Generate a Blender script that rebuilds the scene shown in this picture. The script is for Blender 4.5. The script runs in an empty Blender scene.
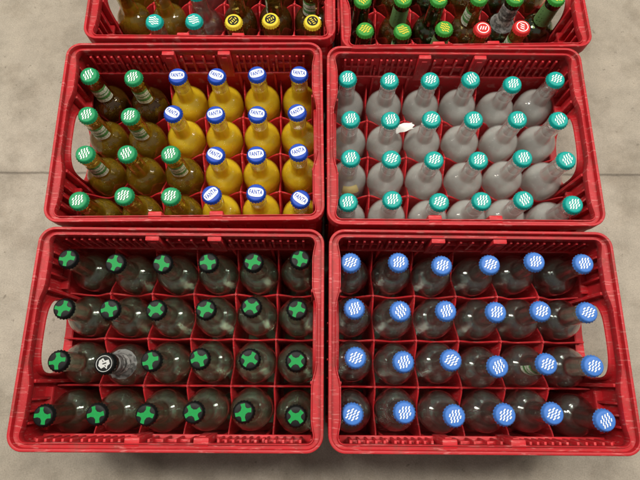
import bpy, bmesh, math, random
from mathutils import Vector, Matrix, Quaternion
random.seed(7)
W=.40; D=.295; H=.23
PX=.0644; PY=.0682
CAPZ=.220; BASEZ=.011
scene=bpy.context.scene
col=scene.collection

# ------------------------------------------------------------ materials
def mat(name):
    m=bpy.data.materials.new(name); m.use_nodes=True
    nt=m.node_tree; b=nt.nodes['Principled BSDF']; return m,nt,b
def noise(nt,scale,detail=4,rough=.5,coord='Object'):
    tc=nt.nodes.new('ShaderNodeTexCoord'); n=nt.nodes.new('ShaderNodeTexNoise')
    n.inputs['Scale'].default_value=scale; n.inputs['Detail'].default_value=detail; n.inputs['Roughness'].default_value=rough
    nt.links.new(tc.outputs[coord],n.inputs['Vector']); return n
def ramp(nt,src,stops):
    r=nt.nodes.new('ShaderNodeValToRGB'); e=r.color_ramp.elements
    while len(e)<len(stops): e.new(.5)
    for i,(p,c) in enumerate(stops): e[i].position=p; e[i].color=c if len(c)==4 else (*c,1)
    nt.links.new(src,r.inputs[0]); return r
def bump(nt,b,src,strength,dist):
    k=nt.nodes.new('ShaderNodeBump'); k.inputs['Strength'].default_value=strength; k.inputs['Distance'].default_value=dist
    nt.links.new(src,k.inputs['Height']); nt.links.new(k.outputs[0],b.inputs['Normal'])

def red_plastic(name,k,dirt=.5):
    m,nt,b=mat(name)
    n=noise(nt,14,6,.6)
    r=ramp(nt,n.outputs['Fac'],[(.25,(.27*k,.008*k,.011*k)),(.55,(.36*k,.011*k,.016*k)),(.8,(.43*k,.022*k,.028*k))])
    n2=noise(nt,45,10,.78); r2=ramp(nt,n2.outputs['Fac'],[(.49,(0,0,0)),(.64,(dirt,)*3)])
    mx=nt.nodes.new('ShaderNodeMix'); mx.data_type='RGBA'
    nt.links.new(r2.outputs[0],mx.inputs[0]); nt.links.new(r.outputs[0],mx.inputs[6]); mx.inputs[7].default_value=(.20,.045,.035,1)
    tc=nt.nodes.new('ShaderNodeTexCoord'); mp=nt.nodes.new('ShaderNodeMapping'); mp.inputs['Scale'].default_value=(60,420,60); mp.inputs['Rotation'].default_value=(0,0,.5)
    ns=nt.nodes.new('ShaderNodeTexNoise'); ns.inputs['Detail'].default_value=5; nt.links.new(tc.outputs['Object'],mp.inputs[0]); nt.links.new(mp.outputs[0],ns.inputs['Vector']); ns.inputs['Scale'].default_value=1
    r5=ramp(nt,ns.outputs['Fac'],[(.59,(0,0,0)),(.66,(.5,.5,.5))])
    m2=nt.nodes.new('ShaderNodeMix'); m2.data_type='RGBA'; nt.links.new(r5.outputs[0],m2.inputs[0]); nt.links.new(mx.outputs[2],m2.inputs[6]); m2.inputs[7].default_value=(.50,.16,.15,1)
    nt.links.new(m2.outputs[2],b.inputs['Base Color'])
    rr=ramp(nt,n2.outputs['Fac'],[(.3,(.38,)*3),(.75,(.66,)*3)]); nt.links.new(rr.outputs[0],b.inputs['Roughness'])
    b.inputs['Specular IOR Level'].default_value=.28
    n3=noise(nt,300,3,.5); bump(nt,b,n3.outputs['Fac'],.25,.0006)
    return m
RED=red_plastic('red_plastic',1.0,.7)
RED_IN=red_plastic('red_plastic_shade_lift',1.25,.4)  # same red lightened in the colour to brighten shaded crate insides, less dirt

def glass(name,colr,rough=.0,ior=1.5,tmix=.2,coat=1.0,bmp=.25,cior=1.85):
    m,nt,b=mat(name)
    b.inputs['Base Color'].default_value=(*colr,1); b.inputs['Transmission Weight'].default_value=1
    b.inputs['IOR'].default_value=ior; b.inputs['Roughness'].default_value=rough
    b.inputs['Coat Weight'].default_value=coat; b.inputs['Coat Roughness'].default_value=.025; b.inputs['Coat IOR'].default_value=cior
    n3=noise(nt,42,2,.45); bump(nt,b,n3.outputs['Fac'],bmp,.0025)
    tr=nt.nodes.new('ShaderNodeBsdfTransparent'); tr.inputs[0].default_value=(*colr,1)
    mx=nt.nodes.new('ShaderNodeMixShader'); mx.inputs[0].default_value=tmix
    out=nt.nodes['Material Output']
    nt.links.new(b.outputs[0],mx.inputs[1]); nt.links.new(tr.outputs[0],mx.inputs[2]); nt.links.new(mx.outputs[0],out.inputs[0])
    return m
G_DARK=glass('grey_green_glass',(.92,.985,.91),tmix=.34)
G_CLEAR=glass('clear_glass',(.95,.985,.96),tmix=.34)
G_CLR2=glass('colourless_glass',(.99,.995,.99),tmix=.42)
G_BROWN=glass('amber_glass',(.88,.80,.44),tmix=.35)
G_GREEN=glass('green_glass',(.44,.58,.30),tmix=.25)

def liquid(name,c1,c2,tl=.35,clear=0.0,sss=0.0,cc=None):
    m,nt,b=mat(name)
    n=noise(nt,22,3,.5); r=ramp(nt,n.outputs['Fac'],[(.3,c1),(.7,c2)])
    nt.links.new(r.outputs[0],b.inputs['Base Color']); b.inputs['Roughness'].default_value=.06
    if sss:
        b.inputs['Subsurface Weight'].default_value=sss; b.inputs['Subsurface Radius'].default_value=(1,.9,.7); b.inputs['Subsurface Scale'].default_value=.012
    t=nt.nodes.new('ShaderNodeBsdfTranslucent'); nt.links.new(r.outputs[0],t.inputs[0])
    mx=nt.nodes.new('ShaderNodeMixShader'); mx.inputs[0].default_value=tl
    nt.links.new(b.outputs[0],mx.inputs[1]); nt.links.new(t.outputs[0],mx.inputs[2])
    tr=nt.nodes.new('ShaderNodeBsdfTransparent')
    if cc: tr.inputs[0].default_value=(*cc,1)
    else: nt.links.new(r.outputs[0],tr.inputs[0])
    m2=nt.nodes.new('ShaderNodeMixShader'); m2.inputs[0].default_value=clear
    nt.links.new(mx.outputs[0],m2.inputs[1]); nt.links.new(tr.outputs[0],m2.inputs[2])
    nt.links.new(m2.outputs[0],nt.nodes['Material Output'].inputs[0])
    return m
L_ORANGE=liquid('orange_soda',(1.0,.64,.018),(1.0,.80,.05),.2,.24,.4,(1.0,.72,.08))
L_CLOUD=liquid('cloudy_lemonade',(.86,.90,.85),(1.0,1.0,.98),.22,.55,.0,(.94,.96,.93))
L_AMBER=liquid('olive_amber_drink',(.38,.28,.035),(.80,.62,.09),.3,.64,0,(.78,.68,.28))
L_BROWN=liquid('brown_drink',(.14,.075,.02),(.26,.14,.035),.3,.55,0,(.58,.40,.18))
L_WATER=liquid('tonic_water',(.62,.76,.60),(.80,.92,.76),.3,.945,0,(.97,.99,.96))
L_WATER2=liquid('mineral_water',(.72,.80,.73),(.88,.94,.89),.3,.95,0,(.98,.99,.98))
L_BEER=liquid('green_bottle_drink',(.12,.14,.04),(.20,.22,.07),.3,.7)

def paint(name,c,rough=.42,metal=0.0,spec=.22):
    m,nt,b=mat(name)
    n=noise(nt,260,4,.6); r=ramp(nt,n.outputs['Fac'],[(.3,tuple(x*.88 for x in c)),(.7,c)])
    nt.links.new(r.outputs[0],b.inputs['Base Color'])
    rr=ramp(nt,n.outputs['Fac'],[(.35,(rough,)*3),(.8,(rough+.15,)*3)]); nt.links.new(rr.outputs[0],b.inputs['Roughness'])
    b.inputs['Metallic'].default_value=metal; b.inputs['Specular IOR Level'].default_value=spec
    return m
C_BLUE=paint('blue_enamel',(.045,.15,.46)); C_TEAL=paint('teal_enamel',(.002,.27,.24)); C_GREEN=paint('green_enamel',(.010,.21,.08))
C_BLACK=paint('black_enamel',(.004,.005,.005),spec=.15); C_NAVY=paint('royal_blue_enamel',(.008,.05,.34)); C_YEL=paint('yellow_enamel',(.60,.45,.03))
C_WHITE=paint('white_print',(.66,.70,.70)); C_EMGREEN=paint('green_print',(.008,.22,.05),spec=.12); C_REDC=paint('red_enamel',(.45,.02,.02))
C_PALE=paint('pale_grey_print',(.42,.43,.42))
C_GLAB=paint('green_label',(.12,.24,.08),.6); C_WPAP=paint('torn_paper',(.62,.62,.59),.8)
C_YLAB=paint('yellow_label',(.5,.42,.18),.6); C_LIME=paint('lime_enamel',(.03,.22,.03))
def printed(name,z0,z1,c1,c2,c3=(.55,.6,.55),sc=420,th=.50):
    m,nt,b=mat(name); tc=nt.nodes.new('ShaderNodeTexCoord'); sp=nt.nodes.new('ShaderNodeSeparateXYZ'); nt.links.new(tc.outputs['Object'],sp.inputs[0])
    mr=nt.nodes.new('ShaderNodeMapRange'); mr.inputs[1].default_value=z0; mr.inputs[2].default_value=z1; nt.links.new(sp.outputs[2],mr.inputs[0])
    r=ramp(nt,mr.outputs[0],[(0,c1),(.22,c2),(.42,c1),(.55,c2),(.62,c1),(.85,c2)]); r.color_ramp.interpolation='CONSTANT'
    n=noise(nt,sc,2,.5); r2=ramp(nt,n.outputs['Fac'],[(th,(1,1,1)),(th+.04,c3)])
    x=nt.nodes.new('ShaderNodeMix'); x.data_type='RGBA'; x.blend_type='MULTIPLY'; x.inputs[0].default_value=1
    nt.links.new(r.outputs[0],x.inputs[6]); nt.links.new(r2.outputs[0],x.inputs[7]); nt.links.new(x.outputs[2],b.inputs['Base Color']); b.inputs['Roughness'].default_value=.5
    return m
C_PAPER=printed('printed_green_white_label',.150,.182,(.66,.70,.58),(.10,.30,.08))
C_FOIL=printed('grey_printed_sleeve',.140,.192,(.16,.16,.155),(.46,.46,.45),(.40,.40,.40),200)

# ------------------------------------------------------------ mesh helpers
def new_obj(name,bm,mats,smooth=True,angle=40):
    me=bpy.data.meshes.new(name); bm.normal_update(); bm.to_mesh(me); bm.free()
    for m in mats: me.materials.append(m)
    if smooth:
        me.polygons.foreach_set('use_smooth',[True]*len(me.polygons))
        try: me.set_sharp_from_angle(angle=math.radians(angle))
        except Exception: pass
    ob=bpy.data.objects.new(name,me); return ob
def box(bm,x0,x1,y0,y1,z0,z1,bev=.0008):
    g=bmesh.ops.create_cube(bm,size=1)
    vs=g['verts']
    for v in vs:
        v.co=Vector(((x0+x1)/2+v.co.x*(x1-x0),(y0+y1)/2+v.co.y*(y1-y0),(z0+z1)/2+v.co.z*(z1-z0)))
    if bev>0:
        es=list({e for v in vs for e in v.link_edges})
        bmesh.ops.bevel(bm,geom=es,offset=min(bev,.45*min(x1-x0,y1-y0,z1-z0)),segments=2,affect='EDGES',profile=.5)
def lathe(bm,prof,seg=40,mi=0,flip=False,radial=None):
    rings=[]
    for (r,z) in prof:
        if r<1e-6: rings.append([bm.verts.new((0,0,z))])
        else:
            rings.append([bm.verts.new((r*(radial(i/seg*2*math.pi,r,z) if radial else 1)*math.cos(i/seg*2*math.pi),r*(radial(i/seg*2*math.pi,r,z) if radial else 1)*math.sin(i/seg*2*math.pi),z)) for i in range(seg)])
    for a,b in zip(rings,rings[1:]):
        for i in range(seg):
            j=(i+1)%seg
            if len(a)==1 and len(b)==1: continue
            if len(a)==1: f=[a[0],b[j],b[i]]
            elif len(b)==1: f=[a[i],a[j],b[0]]
            else: f=[a[i],a[j],b[j],b[i]]
            if flip: f=f[::-1]
            fc=bm.faces.new(f); fc.material_index=mi

# ------------------------------------------------------------ crate
def outline(off,wave=0.0,r=.022):
    a=W/2-off; b=D/2-off; rr=max(r-off,.005); pts=[]
    NS=26;NC=8
    corners=[(a-rr,b-rr,0),(-(a-rr),b-rr,90),(-(a-rr),-(b-rr),180),(a-rr,-(b-rr),270)]
    for k,(cx,cy,st) in enumerate(corners):
        for i in range(NC+1):
            t=math.radians(st+90*i/NC); pts.append([cx+rr*math.cos(t),cy+rr*math.sin(t)])
        nx=corners[(k+1)%4]; t=math.radians(st+90)
        p0=(cx+rr*math.cos(t),cy+rr*math.sin(t)); t2=math.radians(nx[2]); p1=(nx[0]+rr*math.cos(t2),nx[1]+rr*math.sin(t2))
        for i in range(1,NS): pts.append([p0[0]+(p1[0]-p0[0])*i/NS,p0[1]+(p1[1]-p0[1])*i/NS])
    if wave:
        for p in pts:
            if abs(p[0])>a-.012:
                y=abs(p[1]); e=0
                if y>.038: 
                    s=min((y-.038)/.03,1); e=s*s*(3-2*s)
                if y>.11: e*=max(0,1-(y-.11)/.03)
                p[0]-=math.copysign(wave*e,p[0])
    return pts
def ring_sweep(bm,prof):
    rings=[[bm.verts.new((x,y,z)) for x,y in outline(off,w)] for off,z,w in prof]
    n=len(rings[0])
    for k in range(len(rings)):
        a=rings[k]; b=rings[(k+1)%len(rings)]
        for i in range(n):
            j=(i+1)%n; bm.faces.new([a[i],a[j],b[j],b[i]])
parts=[]
bm=bmesh.new()
ww=.006
ring_sweep(bm,[(0,H-.020,0),(0,H-.0014,0),(.0003,H-.0006,0),(.0008,H-.0001,0),(.0014,H,0),(.0034,H,0),(.0040,H-.0003,0),(.0043,H-.0010,0),(.0044,H-.0075,0),
 (.0048,H-.0080,ww*.3),(.0086,H-.0080,ww),(.0089,H-.0074,ww),(.0091,H-.0054,ww),(.0096,H-.0048,ww),(.0104,H-.0048,ww),(.0108,H-.0056,ww),(.0108,H-.016,ww),(.0104,H-.0168,ww),(.0088,H-.0168,ww*.4),(.0028,H-.0168,0),(.0022,H-.0195,0),(.001,H-.0203,0)])
bmesh.ops.recalc_face_normals(bm,faces=bm.faces)
parts.append(('rim',bm))
for s in (1,-1):
    bm=bmesh.new()
    yo=D/2-.0035; yi=D/2-.0065
    def bx(x0,x1,ya,yb,z0,z1,bev=.0007):
        y0,y1=sorted((s*ya,s*yb)); box(bm,x0,x1,y0,y1,z0,z1,bev)
    bx(-W/2+.012,W/2-.012,yo,yi,.003,H-.012)
    bx(-W/2+.016,W/2-.016,yi+.0005,yi-.0095,.166,.171,.0012)
    for gx0,gx1,n in ((-.170,-.126,4),(-.112,-.064,5),(-.026,.026,3),(.064,.112,5),(.126,.170,4)):
        for i in range(n+1):
            x=gx0+(gx1-gx0)*i/n; bx(x-.0016,x+.0016,yi+.0004,yi-.0078,.1705,H-.0180,.0004)
        bx(gx0-.001,gx1+.001,yi+.0006,yi-.0060,.190,.1930,.0004)
    for cx in (-.044,.044):
        bx(cx-.010,cx+.010,yi+.0003,yi-.0112,.162,H-.0070,.002)
        bx(cx-.0045,cx+.0045,yi-.0105,yi-.0125,.182,H-.014,.0008)
    for cx in (-.185,-.12,-.06,.06,.12,.185):
        bx(cx-.002,cx+.002,yi+.0003,yi-.0068,.02,.1895,.0008)
    for i in range(13):
        x=-.168+i*.028; bx(x-.0013,x+.0013,D/2-.0006,yo-.0003,.03,H-.0205,.0004)
    bx(-W/2+.02,W/2-.02,D/2-.0004,yo-.0002,.004,.028,.0008); bx(-W/2+.02,W/2-.02,D/2-.0003,yo-.0001,.105,.112,.0006)
    parts.append(('side_wall',bm))
for s in (1,-1):
    bm=bmesh.new()
    N=64; hw,z0,z1=.052,.122,.204; zc=(z0+z1)/2; hh=(z1-z0)/2
    yb=D/2-.012; zb0,zb1=.003,H-.012
    def hole(t,g=0):
        c,sn=math.cos(t),math.sin(t); n=3.2
        return ((hw+g)*math.copysign(abs(c)**(2/n),c), zc+(hh+g)*math.copysign(abs(sn)**(2/n),sn))
    def rect(t):
        c,sn=math.cos(t),math.sin(t); hy=yb; 
        k=[]
        if abs(c)>1e-9:k.append(hy/abs(c))
        if sn>1e-9:k.append((zb1-zc)/sn)
        if sn<-1e-9:k.append((zc-zb0)/-sn)
        m=min(k); return (m*c,zc+m*sn)
    ts=[2*math.pi*i/N for i in range(N)]
    for yy,zz in ((yb,zb1),(-yb,zb1),(-yb,zb0),(yb,zb0)): ts.append(math.atan2(zz-zc,yy)%(2*math.pi))
    ts=sorted(ts); N=len(ts)
    xo=W/2-.004; xi=W/2-.0072
    def ringv(fn,x): return [bm.verts.new((s*x,*fn(t))) for t in ts]
    rs=[ringv(rect,xo),ringv(lambda t:hole(t,.003),xo),ringv(lambda t:hole(t,.0016),xo+.0016),ringv(lambda t:hole(t,0),xo+.0012),ringv(lambda t:hole(t,-.0006),xo-.001),
        ringv(lambda t:hole(t,-.0004),xi-.006),ringv(lambda t:hole(t,.0010),xi-.0078),ringv(lambda t:hole(t,.0028),xi-.0070),ringv(lambda t:hole(t,.0036),xi-.004),ringv(lambda t:hole(t,.0042),xi),ringv(rect,xi)]
    for k in range(len(rs)):
        a=rs[k]; b=rs[(k+1)%len(rs)]
        for i in range(N):
            j=(i+1)%N; bm.faces.new([a[i],a[j],b[j],b[i]])
    bmesh.ops.recalc_face_normals(bm,faces=bm.faces)
    def by(y0,y1,xa,xb,za,zb,bev=.0007):
        x0,x1=sorted((s*xa,s*xb)); box(bm,x0,x1,y0,y1,za,zb,bev)
    for cy in (-.085,-.1,-.115,.085,.1,.115):
        by(cy-.0016,cy+.0016,xi+.0003,xi-.0088,.163,H-.0185,.0005)
    by(-.128,-.07,xi+.0004,xi-.0100,.158,.1635); by(.07,.128,xi+.0004,xi-.0100,.158,.1635)
    for cy in (-.062,.062): by(cy-.0025,cy+.0025,xi+.0002,xi-.0108,.02,H-.0168,.0012)
    for i in range(9):
        y=-.112+i*.028; by(y-.0013,y+.0013,W/2-.0006,xo-.0002,.03,.112,.0004)
    by(-D/2+.02,D/2-.02,W/2-.0004,xo-.0001,.004,.028,.0008)
    parts.append(('end_wall',bm))
for sx in (1,-1):
    for sy in (1,-1):
        bm=bmesh.new()
        cx,cy=sx*(W/2-.022),sy*(D/2-.022); st=math.atan2(sy,sx)-math.pi/4
        o=[];inn=[]
        for i in range(11):
            t=st+ (math.pi/2)*i/10
            o.append((cx+.0185*math.cos(t),cy+.0185*math.sin(t))); inn.append((cx+.0145*math.cos(t),cy+.0145*math.sin(t)))
        loop=o+inn[::-1]
        bt=[bm.verts.new((x,y,.003)) for x,y in loop]; tp=[bm.verts.new((x,y,H-.014)) for x,y in loop]
        n=len(loop)
        for i in range(n): bm.faces.new([bt[i],bt[(i+1)%n],tp[(i+1)%n],tp[i]])
        m=len(o)
        for i in range(m-1):
            for L,fl in ((bt,1),(tp,0)):
                f=[L[i],L[i+1],L[n-2-i],L[n-1-i]]; bm.faces.new(f[::-1] if fl else f)
        bmesh.ops.recalc_face_normals(bm,faces=bm.faces)
        parts.append(('corner_post',bm))
bm=bmesh.new()
def plate(axis,pos,length,pitch,ncell,th=.0026,zlo=.012):
    n=ncell*12; half=length/2
    tops=[];
    for i in range(n+1):
        u=-half+length*i/n
        ph=(u/pitch+ncell/2)%1.0
        h=.114+.022*abs(math.cos(math.pi*ph))**2
        tops.append((u,h))
    def P(u,w,z): return (u,pos+w,z) if axis=='x' else (pos+w,u,z)
    L=[]
    for w,dz in ((-.5,None),(-.5,.0014),(-.38,.0005),(-.15,0),(.15,0),(.38,.0005),(.5,.0014),(.5,None)):
        L.append([bm.verts.new(P(u,w*th,zlo if dz is None else h-dz)) for u,h in tops])
    for k in range(len(L)):
        a=L[k]; b=L[(k+1)%len(L)]
        for i in range(n): bm.faces.new([a[i],a[i+1],b[i+1],b[i]])
    for i in (0,n): bm.faces.new([q[i] for q in L])
for i in range(5): plate('y',(i-2)*PX,D-.016,PY,4)
for j in range(3): plate('x',(j-1)*PY,W-.018,PX,6,th=.0029)
for i in range(5):
    for j in range(3):
        x,y=(i-2)*PX,(j-1)*PY
        vs0=[];vs1=[];vs2=[]
        for k in range(24):
            t=2*math.pi*k/24; r=.0034+.0062*abs(math.cos(2*t))**3
            vs0.append(bm.verts.new((x+r*math.cos(t),y+r*math.sin(t),.013))); vs1.append(bm.verts.new((x+r*.8*math.cos(t),y+r*.8*math.sin(t),.1290))); vs2.append(bm.verts.new((x+r*.3*math.cos(t),y+r*.3*math.sin(t),.1372)))
        for k in range(24):
            bm.faces.new([vs0[k],vs0[(k+1)%24],vs1[(k+1)%24],vs1[k]]); bm.faces.new([vs1[k],vs1[(k+1)%24],vs2[(k+1)%24],vs2[k]])
        bm.faces.new(vs2); bm.faces.new(vs0[::-1])
bmesh.ops.recalc_face_normals(bm,faces=bm.faces)
parts.append(('divider_grid',bm))
bm=bmesh.new()
for i in range(6):
    x=(i-2.5)*PX
    box(bm,x-.008,x+.008,-D/2+.006,D/2-.006,.0045,.0075,.0004)
for i in range(7):
    x=(i-3)*PX
    if abs(x)<.19: box(bm,x-.006,x+.006,-D/2+.007,D/2-.007,.0040,.0085,.0004)
for j in range(4):
    y=(j-1.5)*PY; box(bm,-W/2+.008,W/2-.008,y-.008,y+.008,.0050,.0080,.0004)
for j in range(3):
    y=(j-1)*PY; box(bm,-W/2+.0085,W/2-.0085,y-.005,y+.005,.0042,.0090,.0004)
for y in (-D/2+.012,D/2-.012): box(bm,-W/2+.010,W/2-.010,y-.006,y+.006,.0,.0095,.0006)
for x in (-W/2+.012,W/2-.012): box(bm,x-.006,x+.006,-D/2+.010,D/2-.010,.0002,.0093,.0006)
parts.append(('base_lattice',bm))
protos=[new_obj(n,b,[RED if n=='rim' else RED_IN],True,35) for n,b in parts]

def make_crate(x,y,rot,label):
    e=bpy.data.objects.new('bottle_crate',None); e.empty_display_size=.05
    e.location=(x,y,0.001); e.rotation_euler=(0,0,rot); col.objects.link(e)
    e['label']=label; e['category']='crate'; e['group']='red bottle crates set side by side on the floor'
    for p in protos:
        o=p.copy(); o.name=p.name; col.objects.link(o); o.parent=e
    return e

# ------------------------------------------------------------ caps
def capsule(cx,cy,L,wd,ang,n=5):
    pts=[]
    for k in range(n+1):
        t=-math.pi/2+math.pi*k/n; pts.append((L/2-wd/2+wd/2*math.cos(t),wd/2*math.sin(t)))
    for k in range(n+1):
        t=math.pi/2+math.pi*k/n; pts.append((-L/2+wd/2+wd/2*math.cos(t),wd/2*math.sin(t)))
    c,s=math.cos(ang),math.sin(ang)
    return [(cx+c*x-s*y,cy+s*x+c*y) for x,y in pts]
def flat(bm,pts,z,mi):
    f=bm.faces.new([bm.verts.new((x,y,z)) for x,y in pts]); f.material_index=mi
    f.normal_update()
    if f.normal.z<0: f.normal_flip()
def cap_mesh(name,base,emblem=None,mats=()):
    bm=bmesh.new()
    def rad(a,r,z):
        if r<.0138: return 1
        k=(r-.0138)/.0013
        return 1+.045*k*math.cos(21*a)
    prof=[(0,0),(.006,0),(.0112,-.0000),(.0122,-.0003),(.0130,-.0010),(.0135,-.0019),(.0139,-.0032),(.0144,-.0045),(.0150,-.0062),(.0144,-.0063),(.0136,-.0050),(.0130,-.003),(.0,-.0016)]
    lathe(bm,prof[::-1],84,0,False,rad)
    if emblem: emblem(bm)
    for v in bm.verts: v.co.x*=.985; v.co.y*=.985
    ob=new_obj(name,bm,[base,*mats],True,50); return ob.data
Z1=.00012; Z2=.0002
def em_strokes(bm):
    def wavy(cx,cy,L,wd,ang,z):
        n=8; up=[];dn=[]
        for i in range(n+1):
            u=-1+2*i/n; w=wd/2*math.sqrt(max(.05,1-abs(u)**3)); yy=.0005*math.sin(u*2.6)
            up.append((u*L/2,yy+w)); dn.append((u*L/2,yy-w))
        c,s=math.cos(ang),math.sin(ang)
        flat(bm,[(cx+c*x-s*y,cy+s*x+c*y) for x,y in up+dn[::-1]],z,1)
    k=0
    for row,xs in ((1.5,(-.0024,.0018,.0058)),(.5,(-.0068,-.0026,.0016,.0058)),(-.5,(-.0058,-.0016,.0026,.0068)),(-1.5,(-.0058,-.0018,.0024))):
        for x in xs: wavy(x,row*.0039,.0044,.0019,math.radians(42),Z1+k*.000006); k+=1
def em_hide(bm):
    # stretched-hide shape: pointed splayed corners, pinched waist, concave sides
    P=[(-1.12,.60),(-.98,.74),(-.74,1.0),(-.46,.62),(-.05,.46),(.38,.60),(.66,1.02),(.96,.74),(1.14,.54),(.80,.22),(.72,0),(.80,-.24),(1.12,-.62),(.92,-.80),(.62,-1.0),(.34,-.58),(-.04,-.44),(-.44,-.60),(-.76,-1.02),(-1.0,-.72),(-1.12,-.54),(-.78,-.20),(-.70,.02),(-.78,.24)]
    flat(bm,[(x*.0092,y*.0088) for x,y in P],Z1,1)
def text(bm,body,size,sx,sy,oy,z,mi,off=.00026,ox=0):
    cu=bpy.data.curves.new('txt','FONT'); cu.body=body; cu.size=size; cu.align_x='CENTER'; cu.align_y='CENTER'; cu.offset=off; cu.space_character=1.08
    o=bpy.data.objects.new('txt',cu); col.objects.link(o)
    dg=bpy.context.evaluated_depsgraph_get(); me=o.evaluated_get(dg).to_mesh()
    vs=[bm.verts.new((v.co.x*sx+ox,v.co.y*sy+oy,z)) for v in me.vertices]
    for p in me.polygons:
        try:
            f=bm.faces.new([vs[i] for i in p.vertices]); f.material_index=mi
            f.normal_update()
            if f.normal.z<0: f.normal_flip()
        except ValueError: pass
    bpy.data.objects.remove(o)
def em_fruit(bm):
    P=[]
    for k in range(36):
        t=2*math.pi*k/36; c,s=math.cos(t),math.sin(t)
        P.append((.0116*math.copysign(abs(c)**.8,c),.0072*math.copysign(abs(s)**.7,s)+.0011*c*c*0+.0002))
    flat(bm,P,Z1,1)
    text(bm,'FANTA',.0074,.80,1.30,.0002,Z2,2,.00022)
def em_band(bm):
    flat(bm,[(.0092*math.cos(2*math.pi*k/32),.0092*math.sin(2*math.pi*k/32)) for k in range(32)],Z1,1)
    for x in (-.0055,-.0018,.0018,.0055): flat(bm,capsule(x,0,.0048,.0016,math.radians(80)),Z2,2)
    for y in (.0055,-.0055): flat(bm,capsule(0,y,.007,.0012,0),Z2,2)
def ring(bm,r1,r0,z,mi,N=36):
    for k in range(N):
        a,b=2*math.pi*k/N,2*math.pi*(k+1)/N
        flat(bm,[(r1*math.cos(a),r1*math.sin(a)),(r1*math.cos(b),r1*math.sin(b)),(r0*math.cos(b),r0*math.sin(b)),(r0*math.cos(a),r0*math.sin(a))],z,mi)
def em_ring(bm):
    ring(bm,.0098,.0084,Z1,1)
    for x in (-.004,0,.004): flat(bm,capsule(x,0,.0075,.0017,math.radians(70)),Z1,1)
def em_crest(bm):
    ring(bm,.0108,.0101,Z1,1)
    flat(bm,[(-.0060,-.0052),(-.0076,.0012),(-.0044,.0062),(-.0006,.0038),(.0034,.0072),(.0074,.0028),(.0054,-.0008),(.0068,-.0052),(.0022,-.0036),(-.0006,-.0074)],Z1,1)
    flat(bm,capsule(.0004,.0004,.0058,.0016,.7),Z2,0); flat(bm,capsule(-.0030,.0024,.0030,.0010,-.6),Z2+.00001,0); flat(bm,capsule(.0030,-.0020,.0030,.0010,-.6),Z2+.00002,0)
CAPS={
 'blue':cap_mesh('bottle_cap',C_BLUE,em_strokes,[C_WHITE]),
 'teal':cap_mesh('bottle_cap',C_TEAL,em_strokes,[C_WHITE]),
 'green':cap_mesh('bottle_cap',C_GREEN,em_strokes,[C_WHITE]),
 'black':cap_mesh('bottle_cap',C_BLACK,em_hide,[C_EMGREEN]),
 'navy':cap_mesh('bottle_cap',C_NAVY,em_fruit,[C_WHITE,C_NAVY]),
 'yellow':cap_mesh('bottle_cap',C_YEL,em_band,[C_BLACK,C_YEL]),
 'grey':cap_mesh('bottle_cap',C_BLACK,em_crest,[C_PALE]),
 'red':cap_mesh('bottle_cap',C_REDC,em_ring,[C_WHITE]),
 'lime':cap_mesh('bottle_cap',C_LIME,em_strokes,[C_YEL]),
}
# ------------------------------------------------------------ bottle
PROF=[(0,.0035),(.016,.0030),(.0235,.0005),(.0262,.0005),(.0285,.003),(.0300,.008),(.0303,.016),(.0303,.108),(.0307,.1105),(.0307,.1135),(.0303,.116),(.0304,.120)]
for ph in (8,16,24,32,40,48,56,64,71):
    t=math.radians(ph); PROF.append((.0100+.0204*math.cos(t),.1215+.0245*math.sin(t)))
PROF+=[(.0155,.1458),(.0147,.1480),(.0142,.1520),(.0139,.158),(.0136,.166),(.0133,.178),(.0131,.186),(.0131,.1895),(.0138,.1920),(.0140,.195),(.0133,.1975),(.0126,.1995),(.0126,.2045),(.0115,.2062),(0,.2064)]
def inset(prof,d,zlo,zhi):
    return [(r-d,z) for r,z in prof if zlo<=z<=zhi and r>d]
def rad_at(z):
    for (r0,z0),(r1,z1) in zip(PROF[4:],PROF[5:]):
        if z0<=z<=z1: return r0+(r1-r0)*(z-z0)/(z1-z0+1e-9)
    return .0126
def glass_mesh(m,fill,hollow=False):
    bm=bmesh.new(); lathe(bm,PROF,48)
    if hollow:
        cav=[(0,.0075),(.018,.0070),(.0245,.0085),(.0270,.013),(.0276,.020)]+[(r,z-.0015) for r,z in inset(PROF,.0025,.03,.199)]+[(.0098,.2035),(0,.2036)]
    else:
        cav=[(0,fill),(rad_at(fill)-.0042,fill),(rad_at(fill)-.0026,fill+.0006)]+[(r,z) for r,z in inset(PROF,.0025,fill+.001,.199)]+[(.0098,.2035),(0,.2036)]
    lathe(bm,cav,40,0,True)
    return new_obj('glass_body',bm,[m],True,60).data
def drink_mesh(m,fill,d=.0014):
    bm=bmesh.new()
    p=[(0,.0085+d*.3),(.020,.0085+d*.3),(.0255,.011),(.0304-d-.0004,.020)]+[(r,z-d*.8) for r,z in inset(PROF,d,.03,fill-.001)]+[(rad_at(fill)-d-.0006,fill-.0006),(rad_at(fill)-d-.0035,fill-.0006-.0002),(0,fill-.0008)]
    lathe(bm,p,40); return new_obj('drink',bm,[m],True,60).data
def label_mesh(m,z0,z1,a0,a1,wr=.0002,lift=.0004):
    bm=bmesh.new(); n=14; q=10; g=[]
    for k in range(q+1):
        z=z0+(z1-z0)*k/q; row=[]
        for i in range(n+1):
            a=a0+(a1-a0)*i/n; r=rad_at(z)+lift+wr*math.sin(5*a+3*k)
            row.append(bm.verts.new((r*math.cos(a),r*math.sin(a),z)))
        g.append(row)
    for k in range(q):
        for i in range(n): bm.faces.new([g[k][i],g[k][i+1],g[k+1][i+1],g[k+1][i]])
    return new_obj('neck_label',bm,[m],True,60).data
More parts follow.
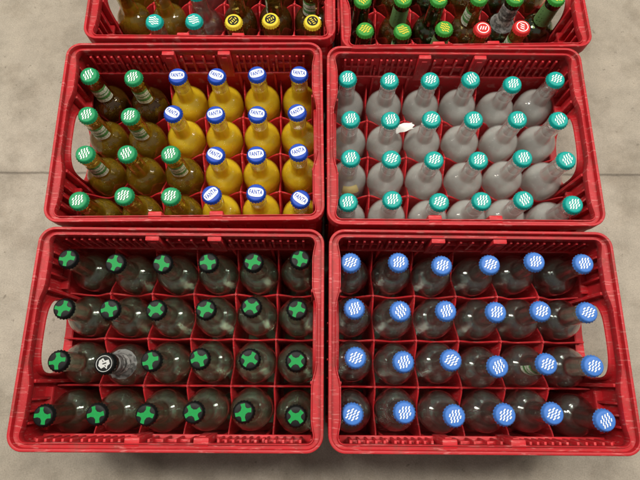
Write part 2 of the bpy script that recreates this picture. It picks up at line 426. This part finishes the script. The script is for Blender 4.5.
def flap_mesh():
    bm=bmesh.new(); g=[]; rnd=random.Random(3)
    for i in range(13):
        u=i/12; x=.0130+.030*u; row=[]
        for j in range(9):
            v=-1+2*j/8; w=.0080*(1-.25*u)*(1+.12*math.sin(9*u+3*v))
            z=.170-.003*u+.0007*math.sin(5*u+1.2*v)+.0002*rnd.uniform(-1,1)
            row.append(bm.verts.new((x+(.0022*math.sin(5*v+1) if i==12 else 0),.005*u+v*w,z)))
        g.append(row)
    for i in range(12):
        for j in range(8): bm.faces.new([g[i][j],g[i][j+1],g[i+1][j+1],g[i+1][j]])
    return new_obj('neck_label',bm,[C_WPAP],True,60).data
h=-math.pi/2
LAB_P=label_mesh(C_PAPER,.150,.182,h-1.1,h+1.1); LAB_F=label_mesh(C_FOIL,.142,.192,0,2*math.pi,.0001,.0006); LAB_G=label_mesh(C_GLAB,.150,.190,0,2*math.pi); LAB_Y=label_mesh(C_YLAB,.128,.142,h-.5,h+.5)
LAB_W=flap_mesh()
KIND={
 'dark':(glass_mesh(G_DARK,.150,True),drink_mesh(L_WATER,.150,.0032),'black','grey-green glass bottle with black and green cap in crate'),
 'grey':(glass_mesh(G_CLEAR,.150,True),drink_mesh(L_WATER,.144,.0032),'grey','glass bottle with grey printed neck sleeve and dark cap'),
 'clear':(glass_mesh(G_CLEAR,.154,True),drink_mesh(L_WATER2,.156,.0032),'blue','clear glass water bottle with blue cap in crate'),
 'cloud':(glass_mesh(G_CLR2,.168),drink_mesh(L_CLOUD,.168),'teal','cloudy lemonade bottle with teal cap in crate'),
 'orange':(glass_mesh(G_CLR2,.170),drink_mesh(L_ORANGE,.170),'navy','orange soda bottle with royal blue cap in crate'),
 'amber':(glass_mesh(G_BROWN,.162),drink_mesh(L_AMBER,.162),'green','olive amber drink bottle with green cap in crate'),
 'brown':(glass_mesh(G_BROWN,.155),drink_mesh(L_BROWN,.155),'green','dark brown drink bottle with green cap in crate'),
 'yel':(glass_mesh(G_BROWN,.156),drink_mesh(L_BROWN,.156),'yellow','brown bottle with yellow and black cap in crate'),
 'tealc':(glass_mesh(G_CLEAR,.156,True),drink_mesh(L_WATER2,.156,.0032),'teal','clear glass bottle with teal cap in crate'),
 'grn':(glass_mesh(G_GREEN,.156,True),drink_mesh(L_BEER,.156,.0032),'lime','green glass bottle with green cap in crate'),
 'redc':(glass_mesh(G_BROWN,.156,True),drink_mesh(L_BROWN,.156,.0032),'red','brown glass bottle with red cap in crate'),
 'brng':(glass_mesh(G_BROWN,.156,True),drink_mesh(L_BROWN,.156,.0032),'lime','brown glass bottle with bright green cap in crate'),
}
def make_bottle(kind,base,top,spin,label_me=None,lab=None):
    gm,dm,cp,lb=KIND[kind]
    base=Vector(base); top=Vector(top); d=(top-base)
    q=Vector((0,0,1)).rotation_difference(d.normalized())@Quaternion((0,0,1),spin)
    e=bpy.data.objects.new('bottle',None); e.empty_display_size=.03; e.location=base; e.rotation_mode='QUATERNION'; e.rotation_quaternion=q
    col.objects.link(e)
    if label_me is not None and kind!='grey': lb=lb.replace(' in crate',', labelled neck')
    if label_me is LAB_W: lb='cloudy lemonade bottle with teal cap and torn neck label'
    e['label']=lab or lb; e['category']='bottle'; e['group']='bottles standing in red crates'
    def part(n,me,z=0):
        o=bpy.data.objects.new(n,me); col.objects.link(o); o.parent=e; o.location=(0,0,z); return o
    part('glass_body',gm)
    if dm: part('drink',dm)
    part('bottle_cap',CAPS[cp],.2082)
    if label_me: part('neck_label',label_me)
    return e

# ------------------------------------------------------------ layout (metres; bottle leans in mm)
F=496.4; TILT=.2697; RY=-.0091; CH=.6727+H
CR={'BL':(-.1886,.0559,-.0063),'BR':(.2176,.0529,-.0087),'ML':(-.1887,.3605,.0112),'MR':(.2165,.3554,-.0032),'TL':(-.169,.662,0),'TR':(.2375,.649,.02)}
LEAN={
'BL':[[-1,2],[2,-4],[4,-4],[4,-2],[3,-1],[5,4],[3,0],[2,-1],[1,-1],[5,0],[3,4],[2,1],[6,-2],[4,-5],[1,-1],[1,2],[4,2],[2,0],[-3,-3],[1,-1],[1,-1],[-2,2],[-1,3],[3,-2]],
'BR':[[-8,0],[-4,1],[-7,-3],[-3,-1],[-3,4],[2,2],[-3,3],[-4,0],[-5,1],[0,0],[-2,2],[-2,1],[-2,5],[-2,0],[-2,3],[-4,-5],[-2,-1],[-4,-3],[-7,1],[-3,4],[-2,0],[0,2],[-1,4],[2,-4]],
'ML':[[-6,-4],[-1,-8],[4,-6],[1,-6],[0,-3],[2,-3],[-1,-5],[0,-7],[1,-3],[2,-5],[2,-5],[-1,-2],[3,-2],[1,-2],[2,-3],[5,-5],[2,-5],[1,-1],[2,-8],[3,-1],[7,-2],[2,0],[3,2],[4,-8]],
'MR':[[-6,-4],[-4,-7],[-4,-6],[-4,-4],[-3,-12],[2,-3],[-2,-7],[-5,-8],[-6,-6],[-5,-6],[-1,-5],[-2,-6],[-3,-4],[-6,-5],[-6,-6],[-3,-6],[0,-2],[1,-5],[-8,-6],[-7,-2],[-2,-5],[-4,-3],[-6,-1],[2,-8]]}
for n in ('TL','TR'): LEAN[n]=[(random.randint(-2,2),random.randint(-2,2)) for _ in range(24)]
def fill(n,kinds,labs={},spinf=None):
    x,y,r=CR[n]
    for k in range(24):
        kd=kinds[k]
        if kd is None: continue
        c=k%6; rw=k//6
        Lp=Matrix.Rotation(r,2)@Vector(((c-2.5)*PX,(1.5-rw)*PY))+Vector((x,y))
        ox,oy=LEAN[n][k]; ox/=1000; oy/=1000
        bx=max(-.0012,min(.0012,ox*.3)); by=max(-.002,min(.002,oy*.3))
        spin=spinf(k) if spinf else random.uniform(0,6.28)
        make_bottle(kd,(Lp.x+bx,Lp.y+by,BASEZ),(Lp.x+ox,Lp.y+oy,CAPZ),spin,labs.get(k))
make_crate(*CR['BL'],'red plastic bottle crate holding black-capped glass bottles')
make_crate(*CR['BR'],'red plastic bottle crate holding blue-capped water bottles')
make_crate(*CR['ML'],'red plastic bottle crate holding orange soda and amber drinks')
make_crate(*CR['MR'],'red plastic bottle crate holding cloudy lemonade bottles')
make_crate(*CR['TL'],'red plastic bottle crate with mixed yellow and teal caps')
make_crate(*CR['TR'],'red plastic bottle crate with green and red capped bottles')
k=['dark']*24; k[13]='grey'
fill('BL',k,{13:LAB_F},lambda i:random.uniform(-1.2,1.2))
fill('BR',['clear']*24,{16:LAB_P},lambda i:random.uniform(-.6,.6))
k=[]
for r in range(4): k+= (['brown','brown'] if r==0 else ['amber','amber'])+(['amber'] if r>=2 else ['orange'])+['orange']*3
ROT=[0,0,.05,-.35,.3,-.1, 0,0,-.5,.25,-.15,.5, 0,0,0,-.45,.1,.35, 0,0,0,.8,-.1,-.6]
fill('ML',k,{0:LAB_P,1:LAB_P,6:LAB_P,7:LAB_P,12:LAB_P,14:LAB_P},lambda i:(ROT[i] if ROT[i] else random.uniform(-.5,.5)))
fill('MR',['cloud']*24,{7:LAB_W,12:LAB_Y,23:LAB_Y},lambda i:(.12 if i==7 else random.uniform(-.5,.5)))
k=[None]*24
k[18:24]=[None,'tealc','tealc','yel','yel','yel']; k[12:18]=['amber','amber','tealc','yel','yel','yel']; k[6:12]=['amber','brown','tealc','yel','yel','yel']
LEAN['TL'][14]=(2,-13)
fill('TL',k,{12:LAB_P,16:LAB_P,17:LAB_P})
k=[None]*24
k[18:24]=['grn','grn','grn','redc','redc',None]; k[12:18]=['grn','brng','grn','brng','grn','grn']; k[6:12]=['grn','brng']*3
LEAN['TR'][12:18]=[(0,-9),(3,-8),(-2,-9),(1,-7),(-3,-8),(2,-9)]
fill('TR',k,{12:LAB_P,13:LAB_G,15:LAB_P,16:LAB_F,17:LAB_G,8:LAB_G,19:LAB_P,20:LAB_G,22:LAB_P})

# ------------------------------------------------------------ floor
bm=bmesh.new(); bmesh.ops.create_grid(bm,x_segments=4,y_segments=4,size=12)
m,nt,b=mat('concrete')
n1=noise(nt,2.2,3,.5); n2=noise(nt,26,9,.72); n3=noise(nt,420,5,.7); n4=noise(nt,9,7,.65); n5=noise(nt,75,4,.6)
r1=ramp(nt,n1.outputs['Fac'],[(.3,(.27,.238,.186)),(.7,(.355,.315,.255))])
r2=ramp(nt,n2.outputs['Fac'],[(.3,(.80,.80,.79)),(.55,(1,1,1)),(.8,(1.14,1.13,1.11))])
r3=ramp(nt,n3.outputs['Fac'],[(.3,(.74,.74,.74)),(.6,(1.07,1.07,1.07))])
r4=ramp(nt,n4.outputs['Fac'],[(.38,(.76,.74,.71)),(.52,(1,1,1))])
r5=ramp(nt,n5.outputs['Fac'],[(.28,(.6,.58,.55)),(.36,(1,1,1))])
def mul(a,bq):
    x=nt.nodes.new('ShaderNodeMix'); x.data_type='RGBA'; x.blend_type='MULTIPLY'; x.inputs[0].default_value=1
    nt.links.new(a,x.inputs[6]); nt.links.new(bq,x.inputs[7]); return x.outputs[2]
c=mul(mul(mul(mul(r1.outputs[0],r2.outputs[0]),r3.outputs[0]),r4.outputs[0]),r5.outputs[0])
tc=nt.nodes.new('ShaderNodeTexCoord'); sp=nt.nodes.new('ShaderNodeSeparateXYZ'); nt.links.new(tc.outputs['Object'],sp.inputs[0])
nj=noise(nt,40,4,.6)
def math_(op,a,bv):
    q=nt.nodes.new('ShaderNodeMath'); q.operation=op
    for i,v in enumerate((a,bv)):
        if isinstance(v,(int,float)): q.inputs[i].default_value=v
        elif v is not None: nt.links.new(v,q.inputs[i])
    return q.outputs[0]
d=math_('ADD',math_('SUBTRACT',sp.outputs[1],.384),math_('MULTIPLY',math_('SUBTRACT',nj.outputs['Fac'],.5),.004))
d=math_('ABSOLUTE',d,None)
rj=ramp(nt,d,[(.0,(.34,.31,.28)),(.0022,(.40,.37,.34)),(.0036,(.88,.87,.86)),(.02,(1,1,1))])
c=mul(c,rj.outputs[0])
nt.links.new(c,b.inputs['Base Color']); b.inputs['Roughness'].default_value=.6
bump(nt,b,n3.outputs['Fac'],.12,.0006)
fl=new_obj('ground',bm,[m],False); col.objects.link(fl); fl['kind']='structure'; fl['label']='grey-brown worn concrete floor with a joint line'

# ------------------------------------------------------------ world, lights, camera
w=bpy.data.worlds.new('World'); scene.world=w; w.use_nodes=True
w.node_tree.nodes['Background'].inputs[0].default_value=(1,.95,.88,1); w.node_tree.nodes['Background'].inputs[1].default_value=.21
def area(x,y,z,sx,sy,p,c=(1,.94,.85)):
    l=bpy.data.lights.new('unseen_light_panel','AREA'); l.shape='RECTANGLE'; l.size=sx; l.size_y=sy; l.energy=p; l.color=c
    o=bpy.data.objects.new('unseen_light_panel',l); o.location=(x,y,z); col.objects.link(o)
    o.rotation_mode='QUATERNION'; o.rotation_quaternion=(Vector((0,.3,.1))-o.location).to_track_quat('-Z','Y')
    return o
area(-.75,.65,2.5,.30,.9,48); area(.85,.65,2.5,.30,.9,44)
area(-2.1,.9,2.2,.4,.9,20); area(2.1,1.0,2.2,.4,.9,17); area(-.2,2.6,2.5,.9,.4,24)  # side and rear panels added out of view to put highlights on bottle glass
cam=bpy.data.cameras.new('camera'); co=bpy.data.objects.new('camera',cam); col.objects.link(co)
co.location=(0,0,CH); co.rotation_euler=(TILT,RY,0); cam.sensor_width=36; cam.sensor_fit='HORIZONTAL'; cam.lens=F/640*36; cam.clip_start=.01; cam.clip_end=200
scene.camera=co
scene.view_settings.view_transform='Standard'
